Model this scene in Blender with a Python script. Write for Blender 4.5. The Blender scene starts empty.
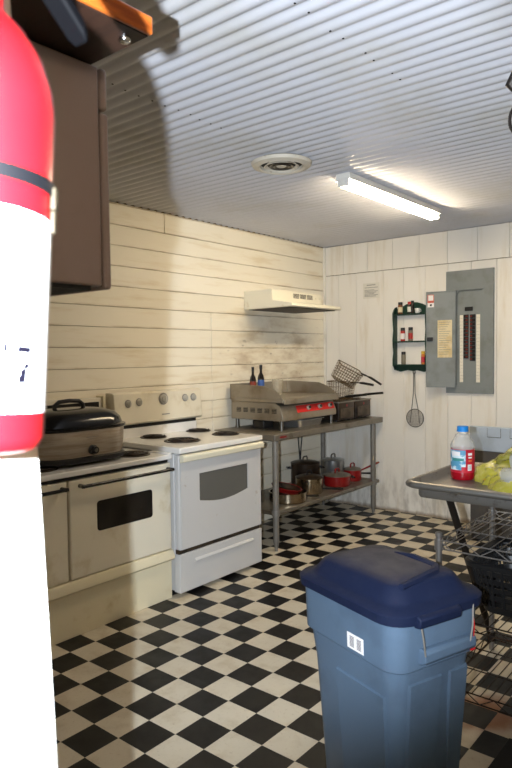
import bpy, bmesh, math, random
from mathutils import Matrix, Vector
random.seed(4)
SC = bpy.context.scene
COL = SC.collection
PI = math.pi
S = .1524
CAM = Vector((3.5218, -5.3290, 1.4511))
FWD = Vector((-0.63681757, 0.76975285, -0.04409017))
RGT = Vector((0.77078992, 0.63697046, -0.01230973))
UPV = Vector((-0.01860869, 0.04182331, 0.99895171))

# ------------------------------------------------------------------ materials
def lin(c):
    return tuple(((v/255)/12.92 if v/255 <= .04045 else ((v/255+.055)/1.055)**2.4) for v in c) + (1,)
MATS = {}
TUBE = 78.
class NT:
    def __init__(s, m):
        s.t = m.node_tree; s.n = s.t.nodes; s.l = s.t.links
    def new(s, k, **kw):
        o = s.n.new(k)
        for a, b in kw.items():
            if a.startswith('i_'): o.inputs[int(a[2:])].default_value = b
            else: setattr(o, a, b)
        return o
    def ln(s, a, b): s.l.new(a, b)
    def math(s, op, a, b=None, c=None):
        o = s.new('ShaderNodeMath', operation=op)
        for i, v in enumerate((a, b, c)):
            if v is None: continue
            if isinstance(v, (int, float)): o.inputs[i].default_value = v
            else: s.ln(v, o.inputs[i])
        return o.outputs[0]
    def mix(s, f, a, b):
        o = s.new('ShaderNodeMix', data_type='RGBA')
        for i, v in ((0, f), (6, a), (7, b)):
            if isinstance(v, (int, float, tuple)): o.inputs[i].default_value = v
            else: s.ln(v, o.inputs[i])
        return o.outputs[2]
    def noise(s, scale=6, stretch=(1, 1, 1), detail=5, rough=.6, coord='Object', off=(0, 0, 0)):
        tc = s.new('ShaderNodeTexCoord'); mp = s.new('ShaderNodeMapping')
        mp.inputs['Scale'].default_value = stretch; mp.inputs['Location'].default_value = off
        s.ln(tc.outputs[coord], mp.inputs[0])
        n = s.new('ShaderNodeTexNoise'); n.inputs['Scale'].default_value = scale
        n.inputs['Detail'].default_value = detail; n.inputs['Roughness'].default_value = rough
        s.ln(mp.outputs[0], n.inputs['Vector']); return n.outputs['Fac']
    def ramp(s, f, lo, hi, to=1.):
        o = s.new('ShaderNodeMapRange'); o.interpolation_type = 'SMOOTHSTEP'
        o.inputs[1].default_value = lo; o.inputs[2].default_value = hi; o.inputs[4].default_value = to
        s.ln(f, o.inputs[0]); return o.outputs[0]
    def pos(s):
        g = s.new('ShaderNodeTexCoord'); x = s.new('ShaderNodeSeparateXYZ'); s.ln(g.outputs['Object'], x.inputs[0])
        return x.outputs

def mat(name, c, rough=.5, metal=0., c2=None, sc=6., lo=.48, hi=.68, amt=1., stretch=(1, 1, 1), bump=0., bsc=60., bstr=(1, 1, 1),
        trans=0., ior=1.45, alpha=1., emit=None, es=0., coat=0., spec=.5, rvar=0.):
    m = bpy.data.materials.new(name); m.use_nodes = True; t = NT(m)
    b = t.n['Principled BSDF']; MATS[name] = m
    b.inputs['Base Color'].default_value = lin(c)
    b.inputs['Roughness'].default_value = rough; b.inputs['Metallic'].default_value = metal
    b.inputs['Transmission Weight'].default_value = trans; b.inputs['IOR'].default_value = ior
    b.inputs['Alpha'].default_value = alpha; b.inputs['Coat Weight'].default_value = coat
    b.inputs['Specular IOR Level'].default_value = spec
    if c2:
        f = t.ramp(t.noise(sc, stretch), lo, hi, amt)
        t.ln(t.mix(f, lin(c), lin(c2)), b.inputs['Base Color'])
    if rvar:
        f = t.ramp(t.noise(sc*2.3, stretch), .35, .7, rvar)
        t.ln(t.math('ADD', f, rough), b.inputs['Roughness'])
    if bump:
        bp = t.new('ShaderNodeBump'); bp.inputs['Strength'].default_value = bump; bp.inputs['Distance'].default_value = .004
        t.ln(t.noise(bsc, bstr), bp.inputs['Height']); t.ln(bp.outputs[0], b.inputs['Normal'])
    if emit:
        b.inputs['Emission Color'].default_value = emit; b.inputs['Emission Strength'].default_value = es
    return m

def floor_mat():
    m = bpy.data.materials.new('checker_vinyl'); m.use_nodes = True; t = NT(m); b = t.n['Principled BSDF']
    p = t.pos()
    ix = t.math('FLOOR', t.math('SUBTRACT', t.math('DIVIDE', p[0], S), 7.381))
    iy = t.math('FLOOR', t.math('ADD', t.math('DIVIDE', p[1], S), 24.155))
    k = t.math('FLOORED_MODULO', t.math('ADD', ix, iy), 2)
    white = t.mix(t.ramp(t.noise(9), .45, .75, .45), lin((206, 196, 176)), lin((168, 148, 116)))
    white = t.mix(t.ramp(t.noise(70, detail=3), .58, .75, .35), white, lin((140, 112, 78)))
    white = t.mix(t.ramp(t.noise(2.3, off=(3, 1, 0)), .6, .78, .55), white, lin((150, 118, 72)))
    # rust stain on the vinyl under the wire shelving
    dx = t.math('SUBTRACT', p[0], 2.62); dy = t.math('SUBTRACT', p[1], -2.80)
    d2 = t.math('SQRT', t.math('ADD', t.math('MULTIPLY', dx, dx), t.math('MULTIPLY', dy, dy)))
    d2 = t.math('ADD', d2, t.math('MULTIPLY', t.noise(9), .2))
    st = t.math('SUBTRACT', 1., t.ramp(d2, .16, .30))
    white = t.mix(t.math('MULTIPLY', st, .85), white, lin((136, 72, 16)))
    black = t.mix(t.ramp(t.noise(14), .5, .8, .5), lin((17, 16, 16)), lin((34, 31, 28)))
    t.ln(t.mix(k, black, white), b.inputs['Base Color'])
    b.inputs['Roughness'].default_value = .38
    t.ln(t.math('ADD', t.ramp(t.noise(5), .3, .7, .2), .33), b.inputs['Roughness'])
    b.inputs['Specular IOR Level'].default_value = .3
    return m

def plank_mat():
    m = bpy.data.materials.new('aged_cream_planks'); m.use_nodes = True; t = NT(m); b = t.n['Principled BSDF']
    p = t.pos(); g = t.new('ShaderNodeNewGeometry')
    c = t.mix(t.math('MULTIPLY', g.outputs['Random Per Island'], .5), lin((246, 239, 222)), lin((236, 226, 202)))
    c = t.mix(t.ramp(t.noise(4, (1, .35, 3)), .5, .74, .5), c, lin((206, 184, 140)))
    # dirt along the board edges
    fz = t.math('FRACT', t.math('DIVIDE', t.math('SUBTRACT', p[2], 1.24 - 1.39), .139))
    edge = t.math('SUBTRACT', 1., t.ramp(fz, .01, .12))
    edge = t.math('MULTIPLY', edge, t.ramp(t.noise(5, (1, .5, 2), off=(2, 7, 1)), .42, .62))
    c = t.mix(t.math('MULTIPLY', edge, .5), c, lin((170, 142, 98)))
    # grease around the griddle
    dy = t.math('DIVIDE', t.math('SUBTRACT', p[1], -.75), .85); dz = t.math('DIVIDE', t.math('SUBTRACT', p[2], 1.45), .42)
    d = t.math('SQRT', t.math('ADD', t.math('MULTIPLY', dy, dy), t.math('MULTIPLY', dz, dz)))
    msk = t.math('SUBTRACT', 1., t.ramp(d, .45, 1.15))
    gr = t.math('MULTIPLY', msk, t.ramp(t.noise(5, (1, .6, 1.6), off=(5, 3, 4)), .42, .72))
    c = t.mix(t.math('MULTIPLY', gr, .55), c, lin((160, 126, 78)))
    sp = t.math('MULTIPLY', msk, t.ramp(t.noise(22, (1, .5, 1)), .62, .72))
    c = t.mix(t.math('MULTIPLY', sp, .6), c, lin((96, 66, 36)))
    kn = t.ramp(t.noise(7, (1, .6, 1.6), off=(9, 2, 2)), .72, .77)
    c = t.mix(t.math('MULTIPLY', kn, .6), c, lin((140, 100, 56)))
    t.ln(c, b.inputs['Base Color']); b.inputs['Roughness'].default_value = .5
    bp = t.new('ShaderNodeBump'); bp.inputs['Strength'].default_value = .25; bp.inputs['Distance'].default_value = .003
    t.ln(t.noise(30, (1, .15, 1)), bp.inputs['Height']); t.ln(bp.outputs[0], b.inputs['Normal'])
    return m

def far_mat():
    m = bpy.data.materials.new('white_painted_boards'); m.use_nodes = True; t = NT(m); b = t.n['Principled BSDF']
    p = t.pos(); g = t.new('ShaderNodeNewGeometry')
    c = t.mix(t.math('MULTIPLY', g.outputs['Random Per Island'], .45), lin((240, 236, 228)), lin((232, 225, 212)))
    c = t.mix(t.ramp(t.noise(3, (2.4, 1, .35)), .5, .74, .5), c, lin((204, 188, 156)))
    c = t.mix(t.ramp(t.noise(9, (1.5, 1, .6), off=(4, 0, 8)), .68, .78, .7), c, lin((168, 138, 92)))
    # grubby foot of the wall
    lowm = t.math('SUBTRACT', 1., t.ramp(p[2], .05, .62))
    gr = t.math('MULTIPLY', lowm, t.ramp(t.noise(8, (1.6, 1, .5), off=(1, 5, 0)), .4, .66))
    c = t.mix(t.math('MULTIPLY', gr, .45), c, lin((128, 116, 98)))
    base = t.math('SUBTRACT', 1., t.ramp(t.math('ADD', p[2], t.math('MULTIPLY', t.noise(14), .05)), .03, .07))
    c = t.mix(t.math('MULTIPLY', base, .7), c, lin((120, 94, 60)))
    t.ln(c, b.inputs['Base Color']); b.inputs['Roughness'].default_value = .45
    bp = t.new('ShaderNodeBump'); bp.inputs['Strength'].default_value = .2; bp.inputs['Distance'].default_value = .003
    t.ln(t.noise(30, (1, 1, .15)), bp.inputs['Height']); t.ln(bp.outputs[0], b.inputs['Normal'])
    return m

M_FLOOR = floor_mat(); M_PLANK = plank_mat(); M_FAR = far_mat()
mat('gap', (96, 72, 44), .9)
mat('ceil', (200, 200, 206), .5, c2=(186, 183, 178), sc=1.5, lo=.45, hi=.8)
mat('hole', (20, 17, 15), .9)
mat('white_wall', (232, 228, 220), .6, c2=(214, 206, 192), sc=3)
mat('enamel', (236, 234, 230), .22, c2=(216, 208, 194), sc=7, lo=.6, hi=.8, coat=.3)
mat('enamel_used', (206, 205, 204), .28, c2=(150, 116, 80), sc=13, lo=.66, hi=.8, amt=.7, coat=.2)
mat('enamel_old', (226, 218, 198), .3, c2=(200, 186, 154), sc=5, lo=.52, hi=.75, coat=.2)
mat('cream', (226, 215, 184), .4, c2=(200, 180, 136), sc=6, lo=.55, hi=.8)
mat('cream_pale', (234, 228, 204), .35, c2=(220, 208, 170), sc=9, lo=.55, hi=.8)
mat('hood_cream', (240, 233, 212), .4, c2=(190, 164, 112), sc=9, lo=.6, hi=.8, amt=.6)
mat('grease_dark', (62, 50, 36), .55, c2=(30, 24, 18), sc=12)
mat('black_gloss', (14, 14, 15), .15, spec=.5)
mat('black_plastic', (20, 20, 21), .4)
mat('black_matte', (16, 15, 15), .7)
mat('oven_glass', (24, 22, 21), .1)
mat('grey_glass', (98, 97, 93), .2)
mat('knob_grey', (186, 182, 172), .4)
mat('coil', (36, 30, 27), .55, metal=.4, c2=(70, 54, 42), sc=20)
mat('drip_pan', (58, 50, 42), .4, metal=.7)
mat('chrome', (200, 200, 200), .14, metal=1.)
mat('chrome_dull', (120, 118, 114), .35, metal=1.)
mat('steel', (150, 144, 134), .34, metal=.9, c2=(112, 98, 78), sc=5, lo=.5, hi=.75, bump=.05, bsc=40, bstr=(1, 12, 1))
mat('steel_greasy', (154, 145, 130), .36, metal=.65, c2=(116, 98, 72), sc=5, lo=.45, hi=.8)
mat('steel_dark', (92, 80, 66), .4, metal=.5, c2=(66, 54, 42), sc=9)
mat('steel_table', (138, 132, 122), .42, metal=.75, c2=(96, 84, 66), sc=7, lo=.5, hi=.75)
mat('steel_brushed', (176, 164, 148), .36, metal=.6, c2=(150, 136, 120), sc=4, stretch=(1, 1, 14), lo=.4, hi=.65)
mat('aluminium', (182, 182, 180), .3, metal=.85)
mat('galv', (136, 132, 126), .45, metal=.4, c2=(104, 92, 76), sc=11, lo=.55, hi=.78)
mat('pot_steel', (170, 158, 138), .2, metal=1., c2=(120, 92, 58), sc=8, lo=.55, hi=.8)
mat('pot_dark', (66, 54, 44), .3, metal=.6, c2=(36, 30, 26), sc=7)
mat('red_enamel', (128, 16, 18), .28, coat=.3)
mat('red_panel', (206, 34, 30), .4, c2=(150, 40, 26), sc=16, lo=.6, hi=.8)
mat('ext_red', (172, 12, 20), .36, coat=.1)
mat('label_white', (240, 240, 242), .5)
mat('label_ink', (6, 4, 14), .8, spec=.1)
mat('ext_black', (3, 3, 4), .6, spec=.05)
mat('strap', (10, 10, 13), .5, spec=.3)
mat('brass', (44, 36, 22), .55, metal=.5)
mat('cabinet_brown', (146, 128, 122), .5, c2=(134, 116, 110), sc=5, bump=.06, bsc=160)
mat('cabinet_seam', (40, 32, 28), .8)
mat('wood_dark', (48, 30, 22), .45, c2=(34, 20, 15), sc=4, stretch=(1, 8, 8))
mat('wood_varnish', (176, 92, 34), .3, c2=(140, 66, 22), sc=7, stretch=(8, 1, 8), coat=.3)
mat('green_paint', (22, 56, 44), .45, c2=(16, 42, 33), sc=12)
mat('panel_grey', (128, 134, 134), .45, c2=(116, 120, 118), sc=6)
mat('panel_grey_dark', (104, 108, 106), .5)
mat('paper', (226, 222, 210), .8)
mat('paper_aged', (222, 208, 172), .8, c2=(206, 186, 140), sc=9)
mat('barcode_ink', (60, 50, 66), .8)
mat('print_grey', (140, 136, 130), .9)
mat('strip_cream', (228, 222, 206), .6)
mat('toggle_red', (110, 34, 26), .5)
mat('sticker_red', (196, 90, 70), .6)
mat('bin_blue', (84, 103, 123), .42, c2=(78, 95, 114), sc=5, bump=.05, bsc=220)
mat('lid_navy', (18, 27, 52), .55, c2=(26, 34, 58), sc=6, lo=.45, hi=.75, bump=.08, bsc=240, rvar=.1, spec=.3)
mat('wire_galv', (150, 146, 142), .3, metal=.8)
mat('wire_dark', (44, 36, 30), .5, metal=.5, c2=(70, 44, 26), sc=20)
mat('wire_brown', (110, 88, 58), .45, metal=.6, c2=(70, 52, 34), sc=16)
mat('mesh_grey', (120, 112, 102), .4, metal=.6)
mat('mesh_veil', (150, 142, 130), .6, metal=.2, alpha=.28)
mat('bottle_dark', (26, 16, 12), .12, coat=.4)
mat('bottle_label_blue', (58, 92, 160), .5)
mat('bottle_label_red', (130, 50, 36), .5)
mat('clear_dirty', (206, 198, 178), .2, alpha=.26, c2=(170, 150, 116), sc=14)
mat('clear_plastic', (214, 214, 208), .12, alpha=.36, spec=.6)
mat('juice', (150, 8, 24), .12, coat=.3)
mat('cap_blue', (22, 128, 206), .4)
mat('lab_red', (186, 26, 48), .4, c2=(160, 14, 36), sc=30)
mat('lab_scene', (206, 222, 228), .45, c2=(84, 146, 178), sc=24, lo=.46, hi=.56)
mat('lab_white', (232, 228, 226), .5)
mat('lab_green', (60, 136, 130), .5)
mat('lab_orange', (224, 110, 60), .5)
mat('bag_yellow', (196, 188, 50), .26, alpha=.52, c2=(222, 214, 110), sc=14, lo=.48, hi=.62, bump=.5, bsc=34)
mat('bag_inside', (120, 116, 60), .5)
mat('fridge_grey', (172, 184, 198), .5, c2=(156, 166, 178), sc=5)
mat('cabinet_dark', (70, 66, 62), .55, c2=(54, 50, 46), sc=7)
mat('sink_steel', (128, 125, 120), .48, metal=.8, c2=(84, 74, 62), sc=16, lo=.56, hi=.74)
mat('spice_brown', (116, 66, 30), .4, c2=(80, 40, 18), sc=30)
mat('spice_red', (168, 40, 36), .45)
mat('spice_grey', (124, 116, 98), .4)
mat('spice_orange', (196, 112, 34), .45)
mat('yellow', (206, 166, 40), .45)
mat('white_china', (236, 234, 228), .3)
mat('vent_white', (214, 206, 190), .5, c2=(150, 126, 92), sc=15, lo=.56, hi=.74)
mat('vent_dark', (48, 42, 36), .7)
mat('fix_white', (232, 230, 224), .4)
mat('tube', (255, 244, 220), .4, emit=(1., .83, .575, 1), es=TUBE)
mat('rubber_mat', (14, 14, 14), .75, bump=.2, bsc=90)
mat('iron', (42, 36, 32), .5, metal=.5)
mat('pack_blue', (86, 140, 196), .35)
mat('ribbon_red', (180, 24, 30), .5)
mat('concrete', (150, 148, 142), .8)

# ------------------------------------------------------------------ mesh builder
class B:
    def __init__(s): s.b = bmesh.new(); s.m = Matrix(); s.k = 0; s.mats = []
    def use(s, name):
        if name not in s.mats: s.mats.append(name)
        s.k = s.mats.index(name); return s
    def V(s, c): return s.b.verts.new(s.m @ Vector(c))
    def F(s, vs):
        try: f = s.b.faces.new(vs); f.material_index = s.k; return f
        except ValueError: return None
    def box(s, x0, x1, y0, y1, z0, z1):
        v = [s.V((x, y, z)) for x in (x0, x1) for y in (y0, y1) for z in (z0, z1)]
        for q in ((0, 1, 3, 2), (4, 6, 7, 5), (0, 4, 5, 1), (2, 3, 7, 6), (0, 2, 6, 4), (1, 5, 7, 3)): s.F([v[i] for i in q])
        return s
    def prism(s, poly, ax, a, b):
        def P(u, v, w): return {'x': (w, u, v), 'y': (u, w, v), 'z': (u, v, w)}[ax]
        A = [s.V(P(u, v, a)) for u, v in poly]; Bq = [s.V(P(u, v, b)) for u, v in poly]
        s.F(A); s.F(Bq[::-1]); n = len(poly)
        for i in range(n): s.F([A[i], Bq[i], Bq[(i+1) % n], A[(i+1) % n]])
        return s
    def loft(s, rings, c0=True, c1=True, closed=True):
        R = [[s.V(p) for p in r] for r in rings]; n = len(R[0])
        for a, b in zip(R, R[1:]):
            for i in range(n if closed else n-1): s.F([a[i], a[(i+1) % n], b[(i+1) % n], b[i]])
        if c0: s.F(R[0][::-1])
        if c1: s.F(R[-1])
        return s
    def lathe(s, prof, cx=0, cy=0, n=28, ax='z', c0=True, c1=True):
        rings = []
        for r, z in prof:
            rr_ = max(r, .0004); ring = []
            for i in range(n):
                a = 2*PI*i/n; u, v = rr_*math.cos(a), rr_*math.sin(a)
                ring.append({'z': (cx+u, cy+v, z), 'x': (z, cx+u, cy+v), 'y': (cx+v, z, cy+u)}[ax])
            rings.append(ring)
        return s.loft(rings, c0, c1)
    def tube(s, pts, r, n=8, closed=False):
        P = [Vector(p) for p in pts]; N = len(P); rings = []; up = None
        for i in range(N):
            if closed: t = P[(i+1) % N]-P[i-1]
            else: t = P[min(i+1, N-1)]-P[max(i-1, 0)]
            t.normalize()
            if up is None:
                up = t.orthogonal().normalized()
            else:
                up = (up - t*up.dot(t))
                up = up.normalized() if up.length > 1e-6 else t.orthogonal().normalized()
            w = t.cross(up); q = r[i] if isinstance(r, (list, tuple)) else r
            rings.append([P[i]+(up*math.cos(2*PI*k/n)+w*math.sin(2*PI*k/n))*q for k in range(n)])
        if closed: rings.append(rings[0]); return s.loft(rings, False, False)
        return s.loft(rings)
    def cyl(s, p0, p1, r, n=16): return s.tube([p0, p1], r, n)
    def patch(s, cx, cy, r, a0, a1, z0, z1, n=10, m=1):
        g = [[s.V((cx+r*math.cos(a0+(a1-a0)*i/n), cy+r*math.sin(a0+(a1-a0)*i/n), z0+(z1-z0)*j/m)) for i in range(n+1)] for j in range(m+1)]
        for j in range(m):
            for i in range(n): s.F([g[j][i], g[j][i+1], g[j+1][i+1], g[j+1][i]])
        return s
    def quad(s, a, b, c, d): s.F([s.V(a), s.V(b), s.V(c), s.V(d)]); return s

def rr(hx, hy, r, z, n=5, cx=0, cy=0):
    o = []
    for qx, qy, a in ((1, 1, 0), (-1, 1, 90), (-1, -1, 180), (1, -1, 270)):
        for i in range(n+1):
            t = math.radians(a+90*i/n); o.append((cx+qx*(hx-r)+r*math.cos(t), cy+qy*(hy-r)+r*math.sin(t), z))
    return o
def arc(cx, cy, r, a0, a1, n=8):
    return [(cx+r*math.cos(math.radians(a0+(a1-a0)*i/n)), cy+r*math.sin(math.radians(a0+(a1-a0)*i/n))) for i in range(n+1)]

WM = {}
def obj(name, b, mats=None, parent=None, bev=0., smooth=True, sharp=38, label=None, cat=None, group=None, kind=None, seg=2, recalc=True):
    bm = b.b
    if recalc: bmesh.ops.recalc_face_normals(bm, faces=bm.faces[:])
    if parent is not None:
        W = WM[parent.name].copy()
    else:
        xs = [v.co for v in bm.verts]
        W = Matrix.Translation(((min(v.x for v in xs)+max(v.x for v in xs))/2, (min(v.y for v in xs)+max(v.y for v in xs))/2, min(v.z for v in xs))) if kind != 'structure' else Matrix()
    bm.transform(W.inverted())
    for f in bm.faces: f.smooth = smooth
    if smooth:
        lim = math.radians(sharp)
        for e in bm.edges:
            if len(e.link_faces) == 2 and e.calc_face_angle(0) > lim: e.smooth = False
    me = bpy.data.meshes.new(name); bm.to_mesh(me); bm.free()
    o = bpy.data.objects.new(name, me); COL.objects.link(o)
    names = b.mats if b.mats else [mats]
    for k in names: me.materials.append(MATS[k] if isinstance(k, str) else k)
    if parent is not None: o.parent = parent
    else: o.matrix_basis = W
    WM[o.name] = W
    if bev:
        md = o.modifiers.new('bevel', 'BEVEL'); md.width = bev; md.segments = seg; md.limit_method = 'ANGLE'; md.angle_limit = math.radians(40)
    props(o, label, cat, group, kind); return o
def props(o, label=None, cat=None, group=None, kind=None):
    for k, v in (('label', label), ('category', cat), ('group', group), ('kind', kind)):
        if v: o[k] = v
def thing(name, label, cat, loc, rz=0, group=None, M=None):
    o = bpy.data.objects.new(name, None); COL.objects.link(o); o.empty_display_size = .05
    W = M if M is not None else Matrix.Translation(loc) @ Matrix.Rotation(rz, 4, 'Z')
    o.matrix_basis = W; WM[o.name] = W; props(o, label, cat, group); return o
def dup(root, M, label=None, group=None):
    r = root.copy(); COL.objects.link(r); r.matrix_basis = M
    if label: r['label'] = label
    if group: r['group'] = group
    for ch in list(root.children):
        c = ch.copy(); COL.objects.link(c); c.parent = r
        for g in list(ch.children):
            d = g.copy(); COL.objects.link(d); d.parent = c
    return r
def L(root):                       # builder already in a thing's local frame
    b = B(); b.m = WM[root.name].copy(); return b

# ================================================================== SETTING
YB = -6.9; XR = 4.7; H = 2.5
b = B(); b.box(-.1, XR+.1, YB-.1, .1, -.1, 0); obj('floor', b, M_FLOOR, kind='structure', smooth=False)
# corrugated ceiling, ridges run along X
b = B().use('ceil'); pr_ = []; y = .02; n = 0
while y > YB-.05:
    for k in range(12):
        ph_ = k/12; pr_.append((y-.0695*ph_, H+.0072-.0072*math.cos(2*PI*(ph_-.045*math.sin(2*PI*ph_)))))
    y -= .0695; n += 1
pr_.append((y, H))
A0 = [b.V((-.02, u, v)) for u, v in pr_]; A1 = [b.V((XR+.02, u, v)) for u, v in pr_]
for i in range(len(pr_)-1): b.F([A0[i], A0[i+1], A1[i+1], A1[i]])
b.box(-.1, XR+.1, YB-.1, .1, H+.03, H+.1)
b.use('hole')
for k in range(n):
    yc = .02-.0695*k
    for xx, ok in ((1.50, -3.75 < yc < -3.1), (2.365, yc < -2.9 and k % 3 != 1)):
        if ok: b.lathe([(.004, H-.0015), (.004, H+.004)], xx+random.uniform(-.008, .008), yc, 8)
obj('ceiling', b, kind='structure', smooth=True, sharp=60, recalc=False)
# left wall of horizontal painted planks
b = B().use('gap'); b.box(-.12, -.016, YB, .1, 0, H+.03)
b2 = B(); b2.use(M_PLANK)
class _K: pass
for k in range(-9, 10):
    z0 = 1.24+.139*k; z1 = min(z0+.1363, 2.497)
    if k == -9: z0 = 0.0
    joints = [YB, 0.0]
    if z0 > 2.34: joints = [YB, -2.10, 0.]
    elif z0 < 1.75: joints = [YB, -1.62, 0.]
    elif k % 2: joints = [YB, -3.6, 0.]
    if 1.6 < z0 < 1.75: joints = [YB, -1.62, -.87, 0.]
    for a, c in zip(joints, joints[1:]):
        t = random.uniform(0, .0035)
        b2.box(-.02, t, a+.0015, c-.0015, z0, z1)
# merge planks into the wall mesh (pattern of one wall)
off = len(b.mats); b.mats.append(M_PLANK); b.k = off
for f in b2.b.faces: b.F([b.b.verts.new(v.co) for v in f.verts])
bmesh.ops.remove_doubles(b.b, verts=b.b.verts[:], dist=1e-6)
obj('wall_left', b, kind='structure', smooth=False, bev=.003, seg=1)
# far wall of vertical boards with a horizontal joint
b = B().use('gap'); b.box(-.1, XR+.1, .012, .12, 0, H+.03)
b.mats.append(M_FAR); b.k = 1
xs = [0, .165, .36, .645, .85, 1.055, 1.265, 1.47, 1.68, 1.89, 2.1, 2.31, 2.52, 2.73, 2.94, 3.15, 3.36, 3.6, 3.9, 4.2, 4.5, XR]
for x0, x1 in zip(xs, xs[1:]):
    t = random.uniform(0, .0006); b.box(x0+.0012, x1-.0012, t, .02, 0, 2.217)
xs = [0, .22, .48, .74, 1.0, 1.26, 1.52, 1.78, 2.04, 2.3, 2.56, 2.82, 3.08, 3.4, 3.8, 4.2, XR]
for x0, x1 in zip(xs, xs[1:]):
    t = random.uniform(0, .0006); b.box(x0+.0012, x1-.0012, t, .02, 2.222, 2.497)
obj('wall_far', b, kind='structure', smooth=False, bev=.002, seg=1)
b = B(); b.box(0, .022, -.022, 0, 0, 2.497); obj('trim_corner', b, 'white_wall', kind='structure', smooth=False)
b = B(); b.box(XR, XR+.1, YB, .1, 0, H); obj('wall_right', b, 'white_wall', kind='structure', smooth=False)
b = B(); b.box(-.1, XR+.1, YB-.1, YB, 0, H); obj('wall_back', b, 'white_wall', kind='structure', smooth=False)
# near partition: its slightly out of plumb end is the white upright at the left of the picture
b = B(); b.prism([(-4.999+.0365, 0), (-4.999-.058, H), (-6.9, H), (-6.9, 0)], 'x', 2.89, 3.01); obj('wall_entry', b, 'white_wall', kind='structure', smooth=False, bev=.003)
b = B(); b.box(0.0, 2.89, -5.14, -5.03, 0, H); obj('wall_near', b, 'white_wall', kind='structure', smooth=False)

# ================================================================== WHITE RANGE
def burner(root, x, y, z, r):
    b = B().use('drip_pan'); b.lathe([(r*1.12, z), (r*1.12, z+.005), (r*1.0, z+.006), (r*.9, z-.004), (.01, z-.006)], x, y, 32, c0=False)
    p = obj('burner', b, parent=root)
    pts = []
    for i in range(150):
        a = i/150*2*PI*4.2; q = r*(.16+.8*i/150); pts.append((x+q*math.cos(a), y+q*math.sin(a), z+.009))
    c = B(); c.tube(pts, .0055, 6); obj('coil', c, 'coil', parent=p)
    return p
def rknob(root, x, y, z, r, d, m='knob_grey', name='knob'):
    b = B().use(m); b.lathe([(r, x), (r, x+d*.35), (r*.72, x+d*.45), (r*.66, x+d), (r*.4, x+d*1.02)], y, z, 20, 'x', c0=False)
    b.box(x+d*.9, x+d*1.35, y-r*.16, y+r*.16, z-r*.75, z+r*.75)
    return obj(name, b, parent=root, bev=.001)
Y0, Y1 = -2.708, -1.925; XF = .75
rng = thing('electric_range', 'white electric range with grey oven window beside the steel prep table', 'stove', (.40, (Y0+Y1)/2, 0))
b = B().use('enamel_used'); b.box(.06, .70, Y0+.004, Y1-.004, .035, .868); b.use('black_matte'); b.box(.1, .66, Y0+.03, Y1-.03, 0, .04)
obj('body', b, parent=rng, bev=.004)
b = B().use('enamel'); b.box(.05, XF+.012, Y0, Y1, .872, .908)
b.box(.05, .13, Y0, Y1, .90, .98); obj('cooktop', b, parent=rng, bev=.009, seg=3)
for x, y, r in ((.225, -2.44, .08), (.52, -2.455, .106), (.225, -2.01, .08), (.52, -2.04, .086)): burner(rng, x, y, .9075, r)
b = B().use('enamel_old'); b.prism([(.05, .985), (.05, 1.215), (.115, 1.215), (.138, 1.205), (.152, 1.01), (.14, .998)], 'y', Y0+.01, Y1+.035)
b.use('black_matte'); b.box(.05, .135, Y0+.015, Y1-.015, .975, 1.0)
bg = obj('backguard', b, parent=rng, bev=.004)
for y, z, r in ((-2.585, 1.14, .020), (-2.49, 1.146, .020), (-2.27, 1.156, .031), (-2.06, 1.152, .020), (-1.975, 1.152, .020)):
    b = B().use('print_grey'); b.lathe([(r*1.35, .137), (r*1.35, .1455)], y, z, 24, 'x')
    d = obj('dial_ring', b, parent=bg); rknob(bg, .145, y, z, r*1.05, .02)
b = B(); b.box(.146, .152, -2.29, -2.22, 1.045, 1.052); obj('nameplate', b, 'print_grey', parent=bg)
b = B().use('enamel_used'); b.box(.70, XF-.012, Y0+.012, Y1-.012, .285, .862)
od = obj('oven_door', b, parent=rng, bev=.008, seg=3)
# raised door skin with a bowed lower window edge
b = B().use('enamel_used')
w0, w1, zt, zb = -2.535, -2.075, .733, .565
bow = [(w0, zt), (w1, zt), (w1, zb)] + [(w1+(w0-w1)*i/10, zb-.03*math.sin(PI*i/10)) for i in range(1, 10)] + [(w0, zb)]
k = [(Y0+.02, .855), (Y1-.02, .855), (Y1-.02, .292), (Y0+.02, .292)]
b.prism([(Y0+.016, .858), (Y0+.016, .292), (w0, .292), (w0, .858)], 'x', XF-.013, XF)
b.prism([(w1, .292), (Y1-.016, .292), (Y1-.016, .858), (w1, .858)], 'x', XF-.013, XF)
b.prism([(w0, zt), (w1, zt), (w1, .858), (w0, .858)], 'x', XF-.013, XF)
b.prism([(w1, .292), (w0, .292), (w0, zb)] + [(w0+(w1-w0)*i/10, zb-.03*math.sin(PI*i/10)) for i in range(1, 10)] + [(w1, zb)], 'x', XF-.013, XF)
obj('door_skin', b, parent=od)
b = B(); b.box(XF-.013, XF-.006, w0-.005, w1+.005, zb-.035, zt+.005); obj('window', b, 'grey_glass', parent=od)
b = B().use('cream_pale'); b.prism([(XF-.005, .815), (XF+.03, .825), (XF+.034, .855), (XF+.02, .866), (XF-.005, .866)], 'y', Y0+.012, Y1-.012)
obj('handle', b, parent=od, bev=.004)
b = B(); b.box(.69, XF-.02, Y0+.01, Y1-.01, .262, .288); obj('gap_trim', b, 'grease_dark', parent=rng)
b = B().use('enamel_used'); b.box(.69, XF-.006, Y0+.004, Y1-.004, .028, .262)
b.prism([(XF-.008, .192), (XF+.006, .196), (XF+.006, .204), (XF-.008, .218)], 'y', Y0+.13, Y1-.10)
obj('drawer', b, parent=rng, bev=.006, seg=3)

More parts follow.
